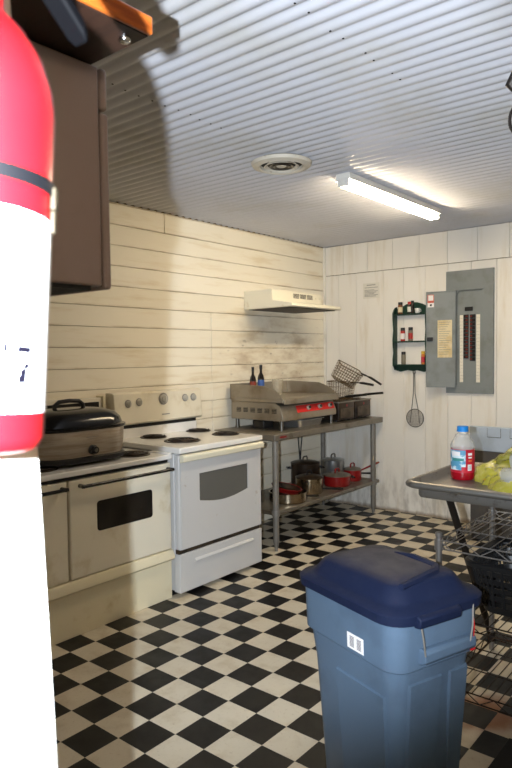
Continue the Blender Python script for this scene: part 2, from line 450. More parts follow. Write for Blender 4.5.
# ================================================================== OLD DOUBLE OVEN RANGE
A0y, A1y = -3.72, -2.722; XO = .70; ZT = .872
old = thing('double_oven_range', 'old wide cream white range with two oven doors below the roaster', 'stove', (.37, (A0y+A1y)/2, 0))
b = B().use('enamel_old'); b.box(.04, XO-.03, A0y+.004, A1y-.004, .0, .84); obj('body', b, parent=old, bev=.003)
b = B().use('enamel'); b.box(.04, XO+.012, A0y, A1y, .842, ZT); b.box(.55, XO+.012, A1y-.028, A1y, ZT-.005, ZT+.010); obj('cooktop', b, parent=old, bev=.008, seg=3)
b = B(); b.box(XO-.04, XO+.002, A0y+.01, A1y-.03, .826, .843); obj('shadow_gap_strip', b, 'black_matte', parent=old)
for x, y, r in ((.53, -2.875, .095), (.23, -2.90, .085), (.53, -3.50, .09), (.23, -3.53, .085)): burner(old, x, y, ZT, r)
def olddoor(y0, y1, win):
    b = B().use('enamel_old'); b.box(XO-.03, XO, y0, y1, .302, .822); d = obj('oven_door', b, parent=old, bev=.008, seg=3)
    if win:
        b = B(); b.loft([[(x, y, z) for y, z, _ in rr(.193, .081, .018, 0, 4, -3.068, .606)] for x in (XO-.002, XO+.002)]); obj('window', b, 'oven_glass', parent=d)
    hl, hr = (y0+.05, y1-.015) if win else (y0+.02, y1-.02)
    b = B().use('black_gloss'); b.cyl((XO+.04, hl, .787), (XO+.04, hr, .787), .0095, 12)
    for yy in (hl+.012, hr-.012): b.use('chrome_dull' if win and yy < -3 else 'black_gloss'); b.cyl((XO-.004, yy, .787), (XO+.042, yy, .787), .011, 12)
    obj('handle', b, parent=d)
olddoor(-3.428, A1y-.004, True); olddoor(A0y+.004, -3.442, False)
b = B().use('cream'); b.prism([(XO-.03, .300), (XO+.004, .298), (XO+.022, .262), (XO+.022, .246), (XO-.0, .232), (XO-.03, .232)], 'y', A0y, A1y); obj('ledge', b, parent=old, bev=.003)
b = B().use('cream'); b.box(XO-.04, XO-.008, A0y+.004, A1y-.002, 0, .236); obj('kick_panel', b, parent=old, bev=.003)
b = B().use('enamel_old'); b.box(.012, .075, A0y, A1y-.024, ZT-.01, 1.19); bk = obj('backsplash', b, parent=old, bev=.006)
b = B(); b.box(.074, .08, A0y+.06, A1y-.05, 1.03, 1.165); obj('control_glass', b, 'black_gloss', parent=bk)
b = B(); b.box(.01, .09, A1y-.024, A1y, ZT-.01, 1.20); obj('end_cap', b, 'cream', parent=bk, bev=.004)

# ================================================================== ROASTER
rc = (.43, -3.235)
ro = thing('roaster_oven', 'brushed steel electric roaster with black domed lid on the old range', 'roaster', (*rc, ZT+.0145))
def ring(hx, hy, r, z): return rr(hx, hy, r, z, 8, *rc)
b = B().use('black_plastic'); b.loft([ring(.205, .285, .16, .8875), ring(.215, .298, .165, .895), ring(.215, .298, .165, .915), ring(.205, .285, .16, .922)])
for dx, dy in ((1, 1), (-1, 1), (1, -1), (-1, -1)): b.lathe([(.014, .8865), (.014, .90)], rc[0]+dx*.13, rc[1]+dy*.2, 12)
obj('base', b, parent=ro)
b = B().use('steel_brushed'); b.loft([ring(.203, .285, .16, .918), ring(.208, .292, .162, .95), ring(.212, .298, .165, 1.06), ring(.208, .293, .163, 1.066)]); obj('body', b, parent=ro)
b = B().use('black_gloss')
b.loft([ring(.214, .30, .165, 1.062), ring(.220, .306, .168, 1.068), ring(.220, .306, .168, 1.078), ring(.205, .29, .16, 1.084), ring(.195, .278, .15, 1.115), ring(.17, .25, .13, 1.145), ring(.12, .19, .1, 1.165), ring(.05, .09, .045, 1.172)])
ld = obj('lid', b, parent=ro, sharp=50)
b = B(); cx, cy = rc
b.tube([(cx, cy-.095, 1.155), (cx, cy-.09, 1.19), (cx, cy-.065, 1.207), (cx, cy, 1.212), (cx, cy+.065, 1.207), (cx, cy+.09, 1.19), (cx, cy+.095, 1.155)], [.013, .012, .012, .012, .012, .012, .013], 10); obj('lid_handle', b, 'black_plastic', parent=ld)
b = B().use('black_plastic'); b.lathe([(.027, rc[0]+.207), (.027, rc[0]+.218), (.021, rc[0]+.223), (.019, rc[0]+.241)], cy, .955, 20, 'x'); b.use('chrome_dull'); b.lathe([(.011, rc[0]+.241), (.009, rc[0]+.244)], cy, .955, 16, 'x'); obj('dial', b, parent=ro)
b = B(); b.box(rc[0]+.209, rc[0]+.2125, cy-.04, cy+.04, 1.024, 1.027); b.box(rc[0]+.209, rc[0]+.2122, cy-.025, cy+.025, 1.015, 1.0165); obj('lettering', b, 'print_grey', parent=ro)
for s in (-1, 1):
    b = B(); yy = cy+s*.29; b.tube([(cx-.06, yy, 1.03), (cx-.05, yy+s*.03, 1.03), (cx+.05, yy+s*.03, 1.03), (cx+.06, yy, 1.03)], .008, 8); obj('side_handle', b, 'black_plastic', parent=ro)

# ================================================================== RANGE HOOD
hd = thing('range_hood', 'cream under cabinet range hood hung on the plank wall', 'range hood', (.004, -.84, 1.83))
h0, h1 = -1.222, -.50
b = B().use('hood_cream')
pf = [(.004, 1.835), (.004, 1.99), (.30, 1.99), (.305, 1.90), (.50, 1.868), (.505, 1.845), (.495, 1.84)]
b.loft([[(x, h0, z) for x, z in pf], [(x, h1, z) for x, z in pf]], True, True, True)
obj('shell', b, parent=hd, bev=.004)
b = B(); b.box(.03, .46, h0+.03, h1-.03, 1.833, 1.8385); obj('filter', b, 'grease_dark', parent=hd)
b = B().use('grease_dark')
for k in range(3):
    for j in range(4): b.box(.3015, .306, -.93+k*.1, -.85+k*.1, 1.933+j*.010, 1.938+j*.010)
obj('vent_slots', b, parent=hd)
for k in range(2):
    b = B(); b.box(.302, .31, -.61+k*.06, -.585+k*.06, 1.94, 1.955); obj('switch', b, 'cream_pale', parent=hd, bev=.002)

# ================================================================== PREP TABLE
T0, T1, TX0, TX1 = -1.655, -.03, .045, .655; TZ = .872
tb = thing('prep_table', 'stainless steel prep table with an undershelf in the far left corner', 'table', (.35, -.84, 0))
b = B().use('steel_table'); b.box(TX0, TX1, T0, T1, TZ-.05, TZ); obj('tabletop', b, parent=tb, bev=.006, seg=3)
b = B().use('steel_table'); b.box(TX0+.02, TX1-.012, T0+.02, T1-.05, .268, .298); obj('undershelf', b, parent=tb, bev=.004)
for x in (TX0+.035, TX1-.03):
    for y in (T0+.042, T1-.135):
        b = B().use('galv'); b.lathe([(.012, 0), (.012, .02), (.021, .06), (.0235, .07), (.0235, TZ-.04)], x, y, 16); b.lathe([(.031, .262), (.031, .304)], x, y, 16); obj('leg', b, parent=tb)
b = B(); b.box(TX1-.001, TX1+.0015, T0+.06, T0+.14, TZ-.032, TZ-.018); obj('badge', b, 'red_enamel', parent=tb)

# ================================================================== GRIDDLE
G0, G1 = -1.452, -.70; gz = TZ
gr = thing('countertop_griddle', 'steel countertop griddle with red control panel on the prep table', 'griddle', (.3, (G0+G1)/2, TZ+.0005))
b = B().use('steel_greasy'); b.prism([(.05, .945), (.05, 1.085), (.50, 1.085), (.545, 1.06), (.575, .985), (.575, .945)], 'y', G0, G1); obj('body', b, parent=gr, bev=.004)
for x in (.09, .54):
    for y in (G0+.03, G1-.03):
        b = B().use('chrome_dull'); b.lathe([(.02, TZ+.0005), (.02, TZ+.01), (.016, TZ+.014), (.016, .948)], x, y, 14); obj('leg', b, parent=gr)
for k in range(6):
    b = B().use('black_matte'); b.box(.11+k*.072, .155+k*.072, G0-.0015, G0+.003, 1.005, 1.04); b.use('steel_greasy')
    for j in range(3): b.box(.11+k*.072, .155+k*.072, G0-.004, G0+.001, 1.011+j*.011, 1.015+j*.011)
    obj('side_louvre', b, parent=gr)
b = B().use('steel_greasy'); b.box(.052, .585, G0-.004, G1+.004, 1.086, 1.122); b.box(.585, .60, G0+.0, G1, 1.075, 1.118); obj('cooking_plate', b, parent=gr, bev=.004)
b = B().use('steel_greasy')
sp = [(.05, 1.115), (.05, 1.225), (.10, 1.225), (.40, 1.215), (.50, 1.18), (.565, 1.135), (.57, 1.115)]
b.prism(sp, 'y', G0-.006, G0+.004); b.prism(sp, 'y', G1-.004, G1+.006); b.box(.045, .057, G0-.006, G1+.006, 1.10, 1.225); obj('splash_guard', b, parent=gr, bev=.002)
# red strip on the sloped face: normal between (.545,1.06)-(.575,.985)
d = Vector((.03, 0, -.075)).normalized(); nn = Vector((.075, 0, .03)).normalized()
def onface(u, y, o): p = Vector((.545, y, 1.06))+d*u+nn*o; return tuple(p)
b = B().use('red_panel'); b.loft([[onface(.008, -1.25, o), onface(.008, G1-.02, o), onface(.066, G1-.02, o), onface(.066, -1.25, o)] for o in (-.001, .003)]); rp = obj('control_panel', b, parent=gr)
for y in (-1.10, -.94, -.79):
    b = B().use('knob_grey'); b.cyl(onface(.037, y, .002), onface(.037, y, .02), .017, 16); b.use('black_plastic'); b.cyl(onface(.037, y, .02), onface(.037, y, .03), .011, 12); obj('knob', b, parent=rp)
# things on and under the griddle
def bottle(x, y, z, h, r, lab, label):
    t = thing('sauce_bottle', label, 'bottle', (x, y, z), group='sauce bottles on the griddle')
    b = B().use('bottle_dark'); b.lathe([(r*.9, z), (r, z+.006), (r, z+h*.55), (r*.85, z+h*.64), (r*.4, z+h*.74), (r*.38, z+h*.9)], x, y, 18); obj('glass', b, parent=t)
    b = B().use('black_plastic'); b.lathe([(r*.45, z+h*.86), (r*.45, z+h), (r*.3, z+h*1.005)], x, y, 14); obj('cap', b, parent=t)
    b = B(); b.patch(x, y, r*1.02, -PI, PI, z+h*.12, z+h*.5, 20); obj('label_band', b, lab, parent=t)
bottle(.135, -1.275, 1.1225, .235, .026, 'bottle_label_red', 'dark sauce bottle with reddish label on the griddle, nearer the range')
bottle(.115, -1.145, 1.1225, .25, .028, 'bottle_label_blue', 'dark sauce bottle with blue label on the griddle back corner')
b = B().use('clear_dirty'); jx, jy = .30, -1.16
b.lathe([(.038, 1.1225), (.04, 1.126), (.046, 1.25), (.048, 1.252), (.044, 1.252), (.038, 1.13), (.03, 1.128)], jx, jy, 24); obj('clear_tumbler', b, label='cloudy clear plastic container standing on the griddle beside the bottles', cat='container')
b = B().use('aluminium'); b.loft([rr(.13, .16, .03, z_, 4, .43, -1.06) if False else rr(q, q+.05, .03, z_, 4, .43, -1.02) for q, z_ in ((.10, .8725), (.105, .874), (.118, .925), (.13, .928), (.13, .931), (.114, .929), (.101, .879), (.09, .877))])
obj('drip_tray', b, label='shallow aluminium pan pushed under the griddle legs', cat='pan')
b = B().use('black_plastic'); b.box(.22, .34, -1.39, -1.27, .8725, .935); obj('black_box', b, label='small black box under the left side of the griddle', cat='box', bev=.006)
# power cords behind the table
b = B()
for o in (0, .06): b.tube([(.03, -.50+o, .82), (.028, -.50+o, .68), (.03, -.49+o*.5, .58), (.03, -.48+o*.2, .50), (.028, -.47-o*.2, .36)], .006, 6)
obj('power_cord', b, 'black_plastic', label='black power cords hanging down the plank wall behind the prep table', cat='cord')

# ================================================================== FRYERS + BASKETS
def fryer(y, label):
    W = Matrix.Translation((.38, y, TZ+.0005)); t = thing('deep_fryer', label, 'fryer', None, M=W, group='deep fryers on the prep table')
    for sx in (-1, 1):
        for sy in (-1, 1): b = L(t).use('black_plastic'); b.lathe([(.014, 0), (.012, .012)], sx*.14, sy*.1, 10); obj('foot', b, parent=t)
    b = L(t).use('pot_dark'); b.loft([rr(.185, .13, .012, .012, 3), rr(.185, .13, .012, .165, 3), rr(.17, .116, .012, .165, 3), rr(.165, .112, .012, .06, 3)]); obj('body', b, parent=t, bev=.003)
    b = L(t).use('steel_table'); b.loft([rr(.192, .136, .014, .162, 3), rr(.192, .136, .014, .172, 3), rr(.17, .114, .012, .172, 3), rr(.17, .114, .012, .162, 3)], False, False); obj('rim', b, parent=t)
    b = L(t).use('grease_dark'); b.box(-.166, .166, -.113, .113, .09, .10); obj('oil', b, parent=t)
    b = L(t); b.box(.184, .1875, -.105, .105, .03, .112); obj('front_plate', b, 'steel_dark', parent=t)
    b = L(t); b.lathe([(.012, .1845), (.010, .1885)], 0, .135, 14, 'x'); obj('badge', b, 'red_enamel', parent=t)
    return t
fryer(-.515, 'dark steel deep fryer on the prep table, next to the griddle'); fryer(-.225, 'dark steel deep fryer at the far wall end of the prep table')
def basket(W, label, name='fry_basket', w=.24, dp=.13, h=.15, handle=True, hl=.2):
    t = thing(name, label, 'fryer basket', None, M=W, group='wire fry baskets on the fryers')
    b = L(t).use('wire_brown'); R = .0022
    hx, hy = w/2, dp/2
    for z, r in ((h, .004), (h*.66, R), (h*.33, R), (0, R)):
        q = .86+.14*z/h; b.tube([p for p in rr(hx*q, hy*q, .015, z, 2)], r, 5, True)
    n = 9
    for i in range(1, n):
        x = -hx+w*i/n; b.tube([(x, -hy, h), (x*.86, -hy*.86, 0), (x*.86, hy*.86, 0), (x, hy, h)], .0016, 4)
    for i in range(0, 6):
        y = -hy+dp*i/5; y = max(-hy+.004, min(hy-.004, y)); b.tube([(-hx, y, h), (-hx*.86, y*.86, 0), (hx*.86, y*.86, 0), (hx, y, h)], .0016, 4)
    for j in range(1, 6):
        z = h*j/6; q = .86+.14*z/h; b.tube([p for p in rr(hx*q, hy*q, .015, z, 2)], .0013, 4, True)
    obj('wire_cage', b, parent=t)
    b = L(t).use('wire_dark'); b.tube([(hx, -.02, h), (hx+.05, -.012, h+.005), (hx+.08, 0, h+.006)], .004, 6); b.tube([(hx, .02, h), (hx+.05, .012, h+.005), (hx+.08, 0, h+.006)], .004, 6)
    b.use('black_plastic'); b.tube([(hx+.07, 0, h+.005), (hx+.10, 0, h+.006), (hx+.08+hl, 0, h-.004)], [.008, .011, .010], 10)
    obj('handle', b, parent=t); return t
Rx = lambda a, ax: Matrix.Rotation(math.radians(a), 4, ax)
basket(Matrix.Translation((.36, -.515, .985)) @ Rx(-9, 'Y') @ Matrix.Translation((0, 0, -.008)), 'wire basket sunk in the fryer next to the griddle, black handle up', h=.07, w=.27, dp=.18)
basket(Matrix.Translation((.36, -.225, .985)) @ Rx(-9, 'Y') @ Matrix.Translation((0, 0, -.008)), 'wire basket sunk in the far fryer, black handle up', h=.07, w=.27, dp=.18)
basket(Matrix.Translation((.40, -.36, 1.055)) @ Rx(8, 'Z') @ Rx(4, 'Y'), 'square wire fry basket sitting level on top of the fryers', h=.15, w=.22, dp=.15, hl=.12)
basket(Matrix.Translation((.425, -.37, 1.205)) @ Rx(8, 'Z') @ Rx(26, 'Y') @ Rx(-24, 'X') @ Matrix.Translation((0, 0, -.0)), 'square wire fry basket tilted on the top of the basket pile', h=.15, w=.23, dp=.15, hl=.13)

# ================================================================== POTS ON THE UNDERSHELF
UZ = .2985
def pot(x, y, r, h, m, label, cat='pot', name='stock_pot', lid=None, loop=None, handles=0, z=UZ):
    t = thing(name, label, cat, (x, y, z), group='pots and pans on the undershelf')
    b = B().use(m); b.lathe([(r*.93, z), (r, z+.012), (r, z+h), (r*1.03, z+h+.003), (r*.97, z+h+.003), (r*.96, z+.02), (r*.8, z+.014)], x, y, 32); obj('bowl', b, parent=t)
    if lid:
        b = B().use(lid); b.lathe([(r*1.02, z+h+.0035), (r*1.02, z+h+.009), (r*.85, z+h+.018), (r*.3, z+h+.028), (.004, z+h+.03)], x, y, 32); ld = obj('lid', b, parent=t)
        b = B(); k = loop or 'black_plastic'; zt = z+h+.026
        b.tube([(x, y-.032, zt-.004), (x, y-.032, zt+.025), (x, y-.02, zt+.035), (x, y+.02, zt+.035), (x, y+.032, zt+.025), (x, y+.032, zt-.004)], .006, 8); obj('lid_handle', b, k, parent=ld)
    for k in range(handles):
        a = (PI*.25+PI*k); c, s_ = math.cos(a), math.sin(a); b = B(); zz = z+h*.8
        P = [(x+c*r-s_*.035, y+s_*r+c*.035, zz), (x+c*(r+.035)-s_*.03, y+s_*(r+.035)+c*.03, zz), (x+c*(r+.035)+s_*.03, y+s_*(r+.035)-c*.03, zz), (x+c*r+s_*.035, y+s_*r-c*.035, zz)]
        b.tube(P, .007, 8); obj('side_handle', b, 'black_plastic', parent=t)
    return t
def longhandle(t, p, q, m, r=.009):
    b = B().use(m); p, q = Vector(p), Vector(q); b.tube([p, p.lerp(q, .3), p.lerp(q, .8), q], [r*.6, r*.8, r*1.1, r*.8], 8); obj('handle', b, parent=t)
pot(.21, -.65, .128, .185, 'pot_dark', 'large dark stock pot with lid at the back of the undershelf', lid='pot_dark', loop='chrome_dull', handles=2)
t = pot(.45, -.93, .115, .125, 'pot_steel', 'shiny steel saucepan with dark lid on the undershelf before the stock pot', 'saucepan', 'saucepan', lid='pot_dark', handles=0)
longhandle(t, (.545, -.87, UZ+.035), (.65, -.72, UZ+.02), 'black_plastic', .011)
t = pot(.49, -1.28, .15, .075, 'pot_steel', 'wide steel saute pan at the range end of the undershelf', 'pan', 'saute_pan')
longhandle(t, (.595, -1.23, UZ+.045), (.655, -1.10, UZ+.03), 'black_plastic', .010)
W = Matrix.Translation((.475, -1.29, UZ+.078)) @ Rx(-6, 'X') @ Rx(10, 'Y') @ Matrix.Translation((0, 0, .0))
t = thing('frying_pan', 'black frying pan with red rim resting tilted in the steel saute pan', 'pan', None, M=W, group='pots and pans on the undershelf')
b = L(t).use('red_enamel'); b.lathe([(.10, 0), (.122, .034), (.126, .036), (.122, .038), (.119, .035)], 0, 0, 32, c0=False, c1=False); b.lathe([(.1, 0), (.003, -.0)], 0, 0, 32, c0=False); obj('red_shell', b, parent=t)
b = L(t).use('pot_dark'); b.lathe([(.1195, .035), (.099, .003), (.003, .002)], 0, 0, 32, c0=False); obj('cooking_surface', b, parent=t)
pot(.20, -1.50, .105, .20, 'pot_dark', 'tall dark pot behind the near table leg on the undershelf', handles=0)
t = pot(.47, -.53, .118, .085, 'red_enamel', 'wide red casserole with flat grey lid in the middle of the undershelf', 'pot', 'casserole', lid='steel_table', loop='red_enamel', handles=1)
t = pot(.46, -.255, .082, .095, 'red_enamel', 'small red saucepan with long red handle near the far table leg', 'saucepan', 'saucepan', lid='steel_table', loop='red_enamel')
longhandle(t, (.51, -.195, UZ+.085), (.60, -.012, UZ+.145), 'red_enamel', .010)
pot(.21, -.19, .105, .15, 'aluminium', 'aluminium pot at the back corner of the undershelf behind the red saucepan', lid='aluminium', loop='chrome_dull')
W = Matrix.Translation((.42, -.185, UZ))
t = thing('skillet', 'small black skillet at the far end of the undershelf', 'pan', (.34, -.09, UZ), group='pots and pans on the undershelf')
b = B().use('pot_dark'); b.lathe([(.045, UZ), (.055, UZ+.035), (.053, UZ+.035), (.043, UZ+.006)], .34, -.075, 24); obj('bowl', b, parent=t)
longhandle(t, (.39, -.075, UZ+.03), (.57, -.065, UZ+.045), 'black_plastic', .009)

# ================================================================== FAR WALL THINGS
b = B().use('paper'); b.box(.436, .606, -.0015, 0.0, 1.972, 2.114); pp = None
b.use('print_grey')
b.box(.475, .565, -.0022, -.0014, 2.092, 2.099)
for k in range(8):
    if k in (1,): continue
    b.box(.452, .590-(k % 3)*.018, -.0022, -.0014, 2.07-k*.0115, 2.0745-k*.0115)
obj('paper_notice', b, label='small white paper notice pinned to the far wall', cat='notice', smooth=False)
# spice rack
r0, r1 = .775, 1.10
sr = thing('spice_rack', 'dark green wooden spice rack of three shelves on the far wall', 'spice rack', (.955, 0, 1.30))
def side(x):
    b = B().use('green_paint'); P = [(0, 1.305), (-.04, 1.305), (-.052, 1.33), (-.073, 1.345), (-.075, 1.40), (-.06, 1.46), (-.073, 1.53), (-.075, 1.58), (-.06, 1.66), (-.073, 1.76), (-.075, 1.815), (-.05, 1.85), (-.025, 1.87), (0, 1.875)]
    b.prism(P, 'x', x, x+.014); obj('side_panel', b, parent=sr, bev=.002)
side(r0); side(r1-.014)
for z in (1.345, 1.553, 1.795):
    b = B(); b.box(r0+.012, r1-.012, -.07, 0, z, z+.012); obj('shelf', b, 'green_paint', parent=sr, bev=.002)
b = B(); P = [(r0+.01, 1.80), (r0+.01, 1.855)] + [(r0+.06+.05*i, 1.865+.045*math.sin(PI*min(1, (i+.2)/5.2))) for i in range(6)] + [(r1-.01, 1.855), (r1-.01, 1.80)]
b.prism(P, 'y', -.012, 0); obj('top_rail', b, 'green_paint', parent=sr)
b = B(); b.prism([(r0+.01, 1.345), (r0+.01, 1.30), (r0+.05, 1.29), (r0+.12, 1.305), (r0+.18, 1.295), (r1-.12, 1.305), (r1-.05, 1.29), (r1-.01, 1.30), (r1-.01, 1.345)], 'y', -.014, 0); obj('bottom_rail', b, 'green_paint', parent=sr)
def spice(x, z, h, r, bm, cap, lab, label, name='spice_jar', y=-.04):
    t = thing(name, label, 'spice jar', (x, y, z), group='spice jars on the green rack'); z += .0003
    b = B().use(bm); b.lathe([(r*.94, z), (r, z+.003), (r, z+h*.72), (r*.85, z+h*.8)], x, y, 16); obj('jar', b, parent=t)
    b = B().use(cap); b.lathe([(r*.95, z+h*.78), (r*.95, z+h), (r*.8, z+h*1.01)], x, y, 16); obj('lid', b, parent=t)
    if lab: b = B(); b.patch(x, y, r*1.03, -PI, 0, z+h*.14, z+h*.58, 12); obj('label_band', b, lab, parent=t)
spice(.838, 1.807, .105, .021, 'spice_brown', 'black_plastic', 'paper_aged', 'brown spice jar with pale label at the left of the top rack shelf')
spice(.925, 1.807, .105, .016, 'bottle_dark', 'spice_red', 'paper', 'dark sauce bottle with red cap on the top rack shelf')
spice(.965, 1.807, .11, .014, 'bottle_dark', 'black_plastic', None, 'slim dark bottle with black cap beside the white cup', y=-.06)
t = thing('white_cup', 'small white cup at the right end of the top rack shelf', 'cup', (1.005, -.045, 1.8073))
b = B().use('white_china'); b.lathe([(.014, 1.8075), (.02, 1.815), (.024, 1.85), (.022, 1.85), (.017, 1.815)], 1.005, -.045, 18); obj('bowl', b, parent=t)
b = B(); b.tube([(1.026, -.05, 1.842), (1.042, -.055, 1.838), (1.042, -.055, 1.822), (1.024, -.05, 1.818)], .003, 6); obj('handle', b, 'white_china', parent=t)
spice(.862, 1.565, .118, .020, 'spice_red', 'black_plastic', 'lab_white', 'red spice shaker with black lid, left one on the middle rack shelf')
spice(.937, 1.565, .12, .0205, 'spice_grey', 'black_plastic', 'spice_red', 'grey spice shaker with red band and black lid on the middle rack shelf')
spice(.868, 1.357, .112, .020, 'spice_grey', 'black_plastic', None, 'plain grey pepper shaker on the bottom rack shelf')
spice(1.055, 1.357, .115, .017, 'spice_orange', 'yellow', 'lab_red', 'orange spice jar with yellow cap on the bottom rack shelf')
# skimmers
def skimmer(x, hx, label, y, tilt):
    t = thing('wire_skimmer', label, 'strainer', (hx, y, .80))
    b = B().use('chrome_dull'); c = (x, y, .875); R = .082
    for s in (-1, 1): b.tube([(hx+s*.005, y, 1.285), (hx+s*.008+tilt*.4, y, 1.1), (x+s*.035, y, .90+.03), (x+s*.045, y-.004, .815+.02)], .0032, 6)
    b.tube([(hx+.012*math.cos(a), y, 1.285+.014*math.sin(a)) for a in [2*PI*i/14 for i in range(14)]], .003, 6, True)
    obj('handle', b, parent=t)
    b = B().use('chrome_dull'); b.tube([(x+R*math.cos(a), y, .878+R*.98*math.sin(a)) for a in [2*PI*i/28 for i in range(28)]], .0038, 6, True); obj('hoop', b, parent=t)
    b = B().use('mesh_veil'); rings = []
    for j in range(6):
        q = 1-j/6; rings.append([(x+R*q*math.cos(a), y-.028*(1-q*q), .878+R*.98*q*math.sin(a)) for a in [2*PI*i/28 for i in range(28)]])
    b.loft(rings, False, True)
    b.use('mesh_grey')
    for k in range(-5, 6):
        u = k*.0145; hh = math.sqrt(max(0, R*R-u*u))*.97
        b.tube([(x+u, y-.028*(1-(u*u+v*v)/(R*R))-.001, .878+v*.98) for v in [hh*(i/4-1) for i in range(9)]], .0008, 3)
        b.tube([(x+v, y-.028*(1-(u*u+v*v)/(R*R))-.001, .878+u*.98) for v in [hh*(i/4-1) for i in range(9)]], .0008, 3)
    obj('mesh_bowl', b, parent=t); return t
skimmer(.975, .968, 'round wire skimmer hanging under the spice rack', -.034, .0)
# breaker panel
bp = thing('breaker_panel', 'grey electrical breaker panel with open door on the far wall', 'breaker panel', (1.46, 0, 1.11))
b = B().use('panel_grey')
px0, px1, pz0, pz1 = 1.258, 1.662, 1.11, 2.147; ox0, ox1, oz0, oz1 = 1.347, 1.585, 1.158, 1.985
for q in ((px0, ox0, pz0, pz1), (ox1, px1, pz0, pz1), (ox0, ox1, pz0, oz0), (ox0, ox1, oz1, pz1)): b.box(q[0], q[1], -.022, 0, q[2], q[3])
obj('cover', b, parent=bp, smooth=False)
b = B(); b.box(ox0, ox1, -.012, -.001, oz0, oz1); ip = obj('dead_front', b, 'panel_grey', parent=bp)
b = B().use('panel_grey_dark'); b.tube([(ox0+.004, -.02, oz0+.02), (ox0+.004, -.02, oz1-.05)] + [(ox0+.004+.04-.04*math.cos(a), -.02, oz1-.05+.042*math.sin(a)) for a in (PI/6, PI/3, PI/2)] + [(ox1-.02, -.02, oz1-.008)], .004, 6); obj('edge_gasket', b, parent=bp)
b = B(); b.box(1.422, 1.487, -.024, -.011, 1.805, 1.838); obj('main_breaker', b, 'black_plastic', parent=ip, bev=.002)
for x0, x1, zb in ((1.411, 1.452, 1.405), (1.466, 1.510, 1.385)):
    n = 12; dz = (1.775-zb)/n
    for k in range(n):
        b = B().use('black_plastic'); b.box(x0, x1, -.022, -.011, zb+k*dz+.001, zb+(k+1)*dz-.001)
        s = x1-.012 if x0 < 1.45 else x0+.012; b.use('toggle_red'); b.box(s-.008, s+.008, -.028, -.021, zb+k*dz+.009, zb+(k+1)*dz-.009); obj('breaker', b, parent=ip)
for x0, x1 in ((1.376, 1.405), (1.517, 1.549)):
    b = B().use('strip_cream'); b.box(x0, x1, -.0135, -.011, 1.205, 1.772); b.use('print_grey')
    for k in range(1, 20): b.box(x0, x1, -.0142, -.0132, 1.205+k*.0284-.0006, 1.205+k*.0284+.0006)
    obj('circuit_label_strip', b, parent=ip)
# open door, hinged on the left of the opening
hinge = Matrix.Translation((ox0-.002, -.026, 0)) @ Matrix.Rotation(math.radians(14), 4, 'Z')
b = B().use('panel_grey'); b.m = hinge; b.box(-.245, 0, -.012, -.002, oz0+.002, oz1-.005); b.box(-.245, -.238, -.02, -.002, oz0+.002, oz1-.005); b.box(-.245, 0, -.02, -.002, oz0+.002, oz0+.009); b.box(-.245, 0, -.02, -.002, oz1-.012, oz1-.005)
b.box(-.16, -.154, -.0135, -.012, oz0+.01, oz1-.012)
dr = obj('panel_door', b, parent=bp, bev=.002)
b = B().use('paper_aged'); b.m = hinge; b.box(-.148, -.028, -.0155, -.012, 1.415, 1.735); b.use('print_grey')
for k in range(15): b.box(-.138, -.04-(k % 4)*.012, -.0162, -.0152, 1.715-k*.0195, 1.7185-k*.0195)
obj('circuit_directory', b, parent=dr, smooth=False)
b = B().use('sticker_red'); b.m = hinge; b.box(-.232, -.178, -.0150, -.012, 1.885, 1.955); b.use('lab_white'); b.box(-.226, -.184, -.0155, -.0148, 1.905, 1.95); b.box(-.232, -.178, -.0152, -.012, 1.848, 1.885); b.use('black_matte'); b.box(-.212, -.196, -.0158, -.015, 1.858, 1.874); obj('warning_sticker', b, parent=dr, smooth=False)
b = B().use('black_plastic'); b.m = hinge; b.box(-.236, -.185, -.03, -.012, 1.558, 1.59); obj('latch', b, parent=dr, bev=.004)

# ================================================================== CEILING THINGS
vc = (1.392, -2.515)
vt = thing('ceiling_vent', 'round louvred ceiling vent with flaking white paint', 'vent', (*vc, 2.462))
b = B().use('vent_white'); b.lathe([(.145, 2.4995), (.165, 2.49), (.158, 2.474), (.128, 2.464), (.116, 2.47), (.116, 2.492)], *vc, 40, c0=False, c1=False); obj('flange', b, parent=vt)
b = B().use('vent_dark'); b.lathe([(.118, 2.488), (.004, 2.488)], *vc, 40, c0=False); obj('duct', b, parent=vt)
for r in (.095, .068, .045):
    b = B().use('vent_white' if r > .09 else 'chrome_dull'); b.lathe([(r, 2.470), (r-.006, 2.468), (r-.018, 2.480), (r-.014, 2.482)], *vc, 36, c0=False, c1=False); obj('louvre_ring', b, parent=vt)
b = B().use('vent_white'); b.lathe([(.028, 2.474), (.024, 2.47), (.003, 2.469)], *vc, 24, c0=False); obj('hub', b, parent=vt)
lx = 1.52; l0, l1 = -2.10, -.84
fl = thing('fluorescent_fixture', 'lit two tube fluorescent strip light on the corrugated ceiling', 'ceiling light', (lx, (l0+l1)/2, 2.4))
b = B().use('fix_white'); b.prism([(lx-.045, 2.4995), (lx+.045, 2.4995), (lx+.054, 2.458), (lx+.03, 2.466), (lx-.03, 2.466), (lx-.054, 2.458)], 'y', l0, l1); obj('housing', b, parent=fl, bev=.002)
for y in (l0+.006, l1-.006):
    b = B().use('fix_white'); b.box(lx-.037, lx+.037, y-.008, y+.008, 2.424, 2.47); obj('lamp_holder', b, parent=fl, bev=.003)
for x in (lx-.019, lx+.019):
    b = B(); b.cyl((x, l0+.012, 2.440), (x, l1-.012, 2.440), .0155, 14); obj('fluorescent_tube', b, 'tube', parent=fl)

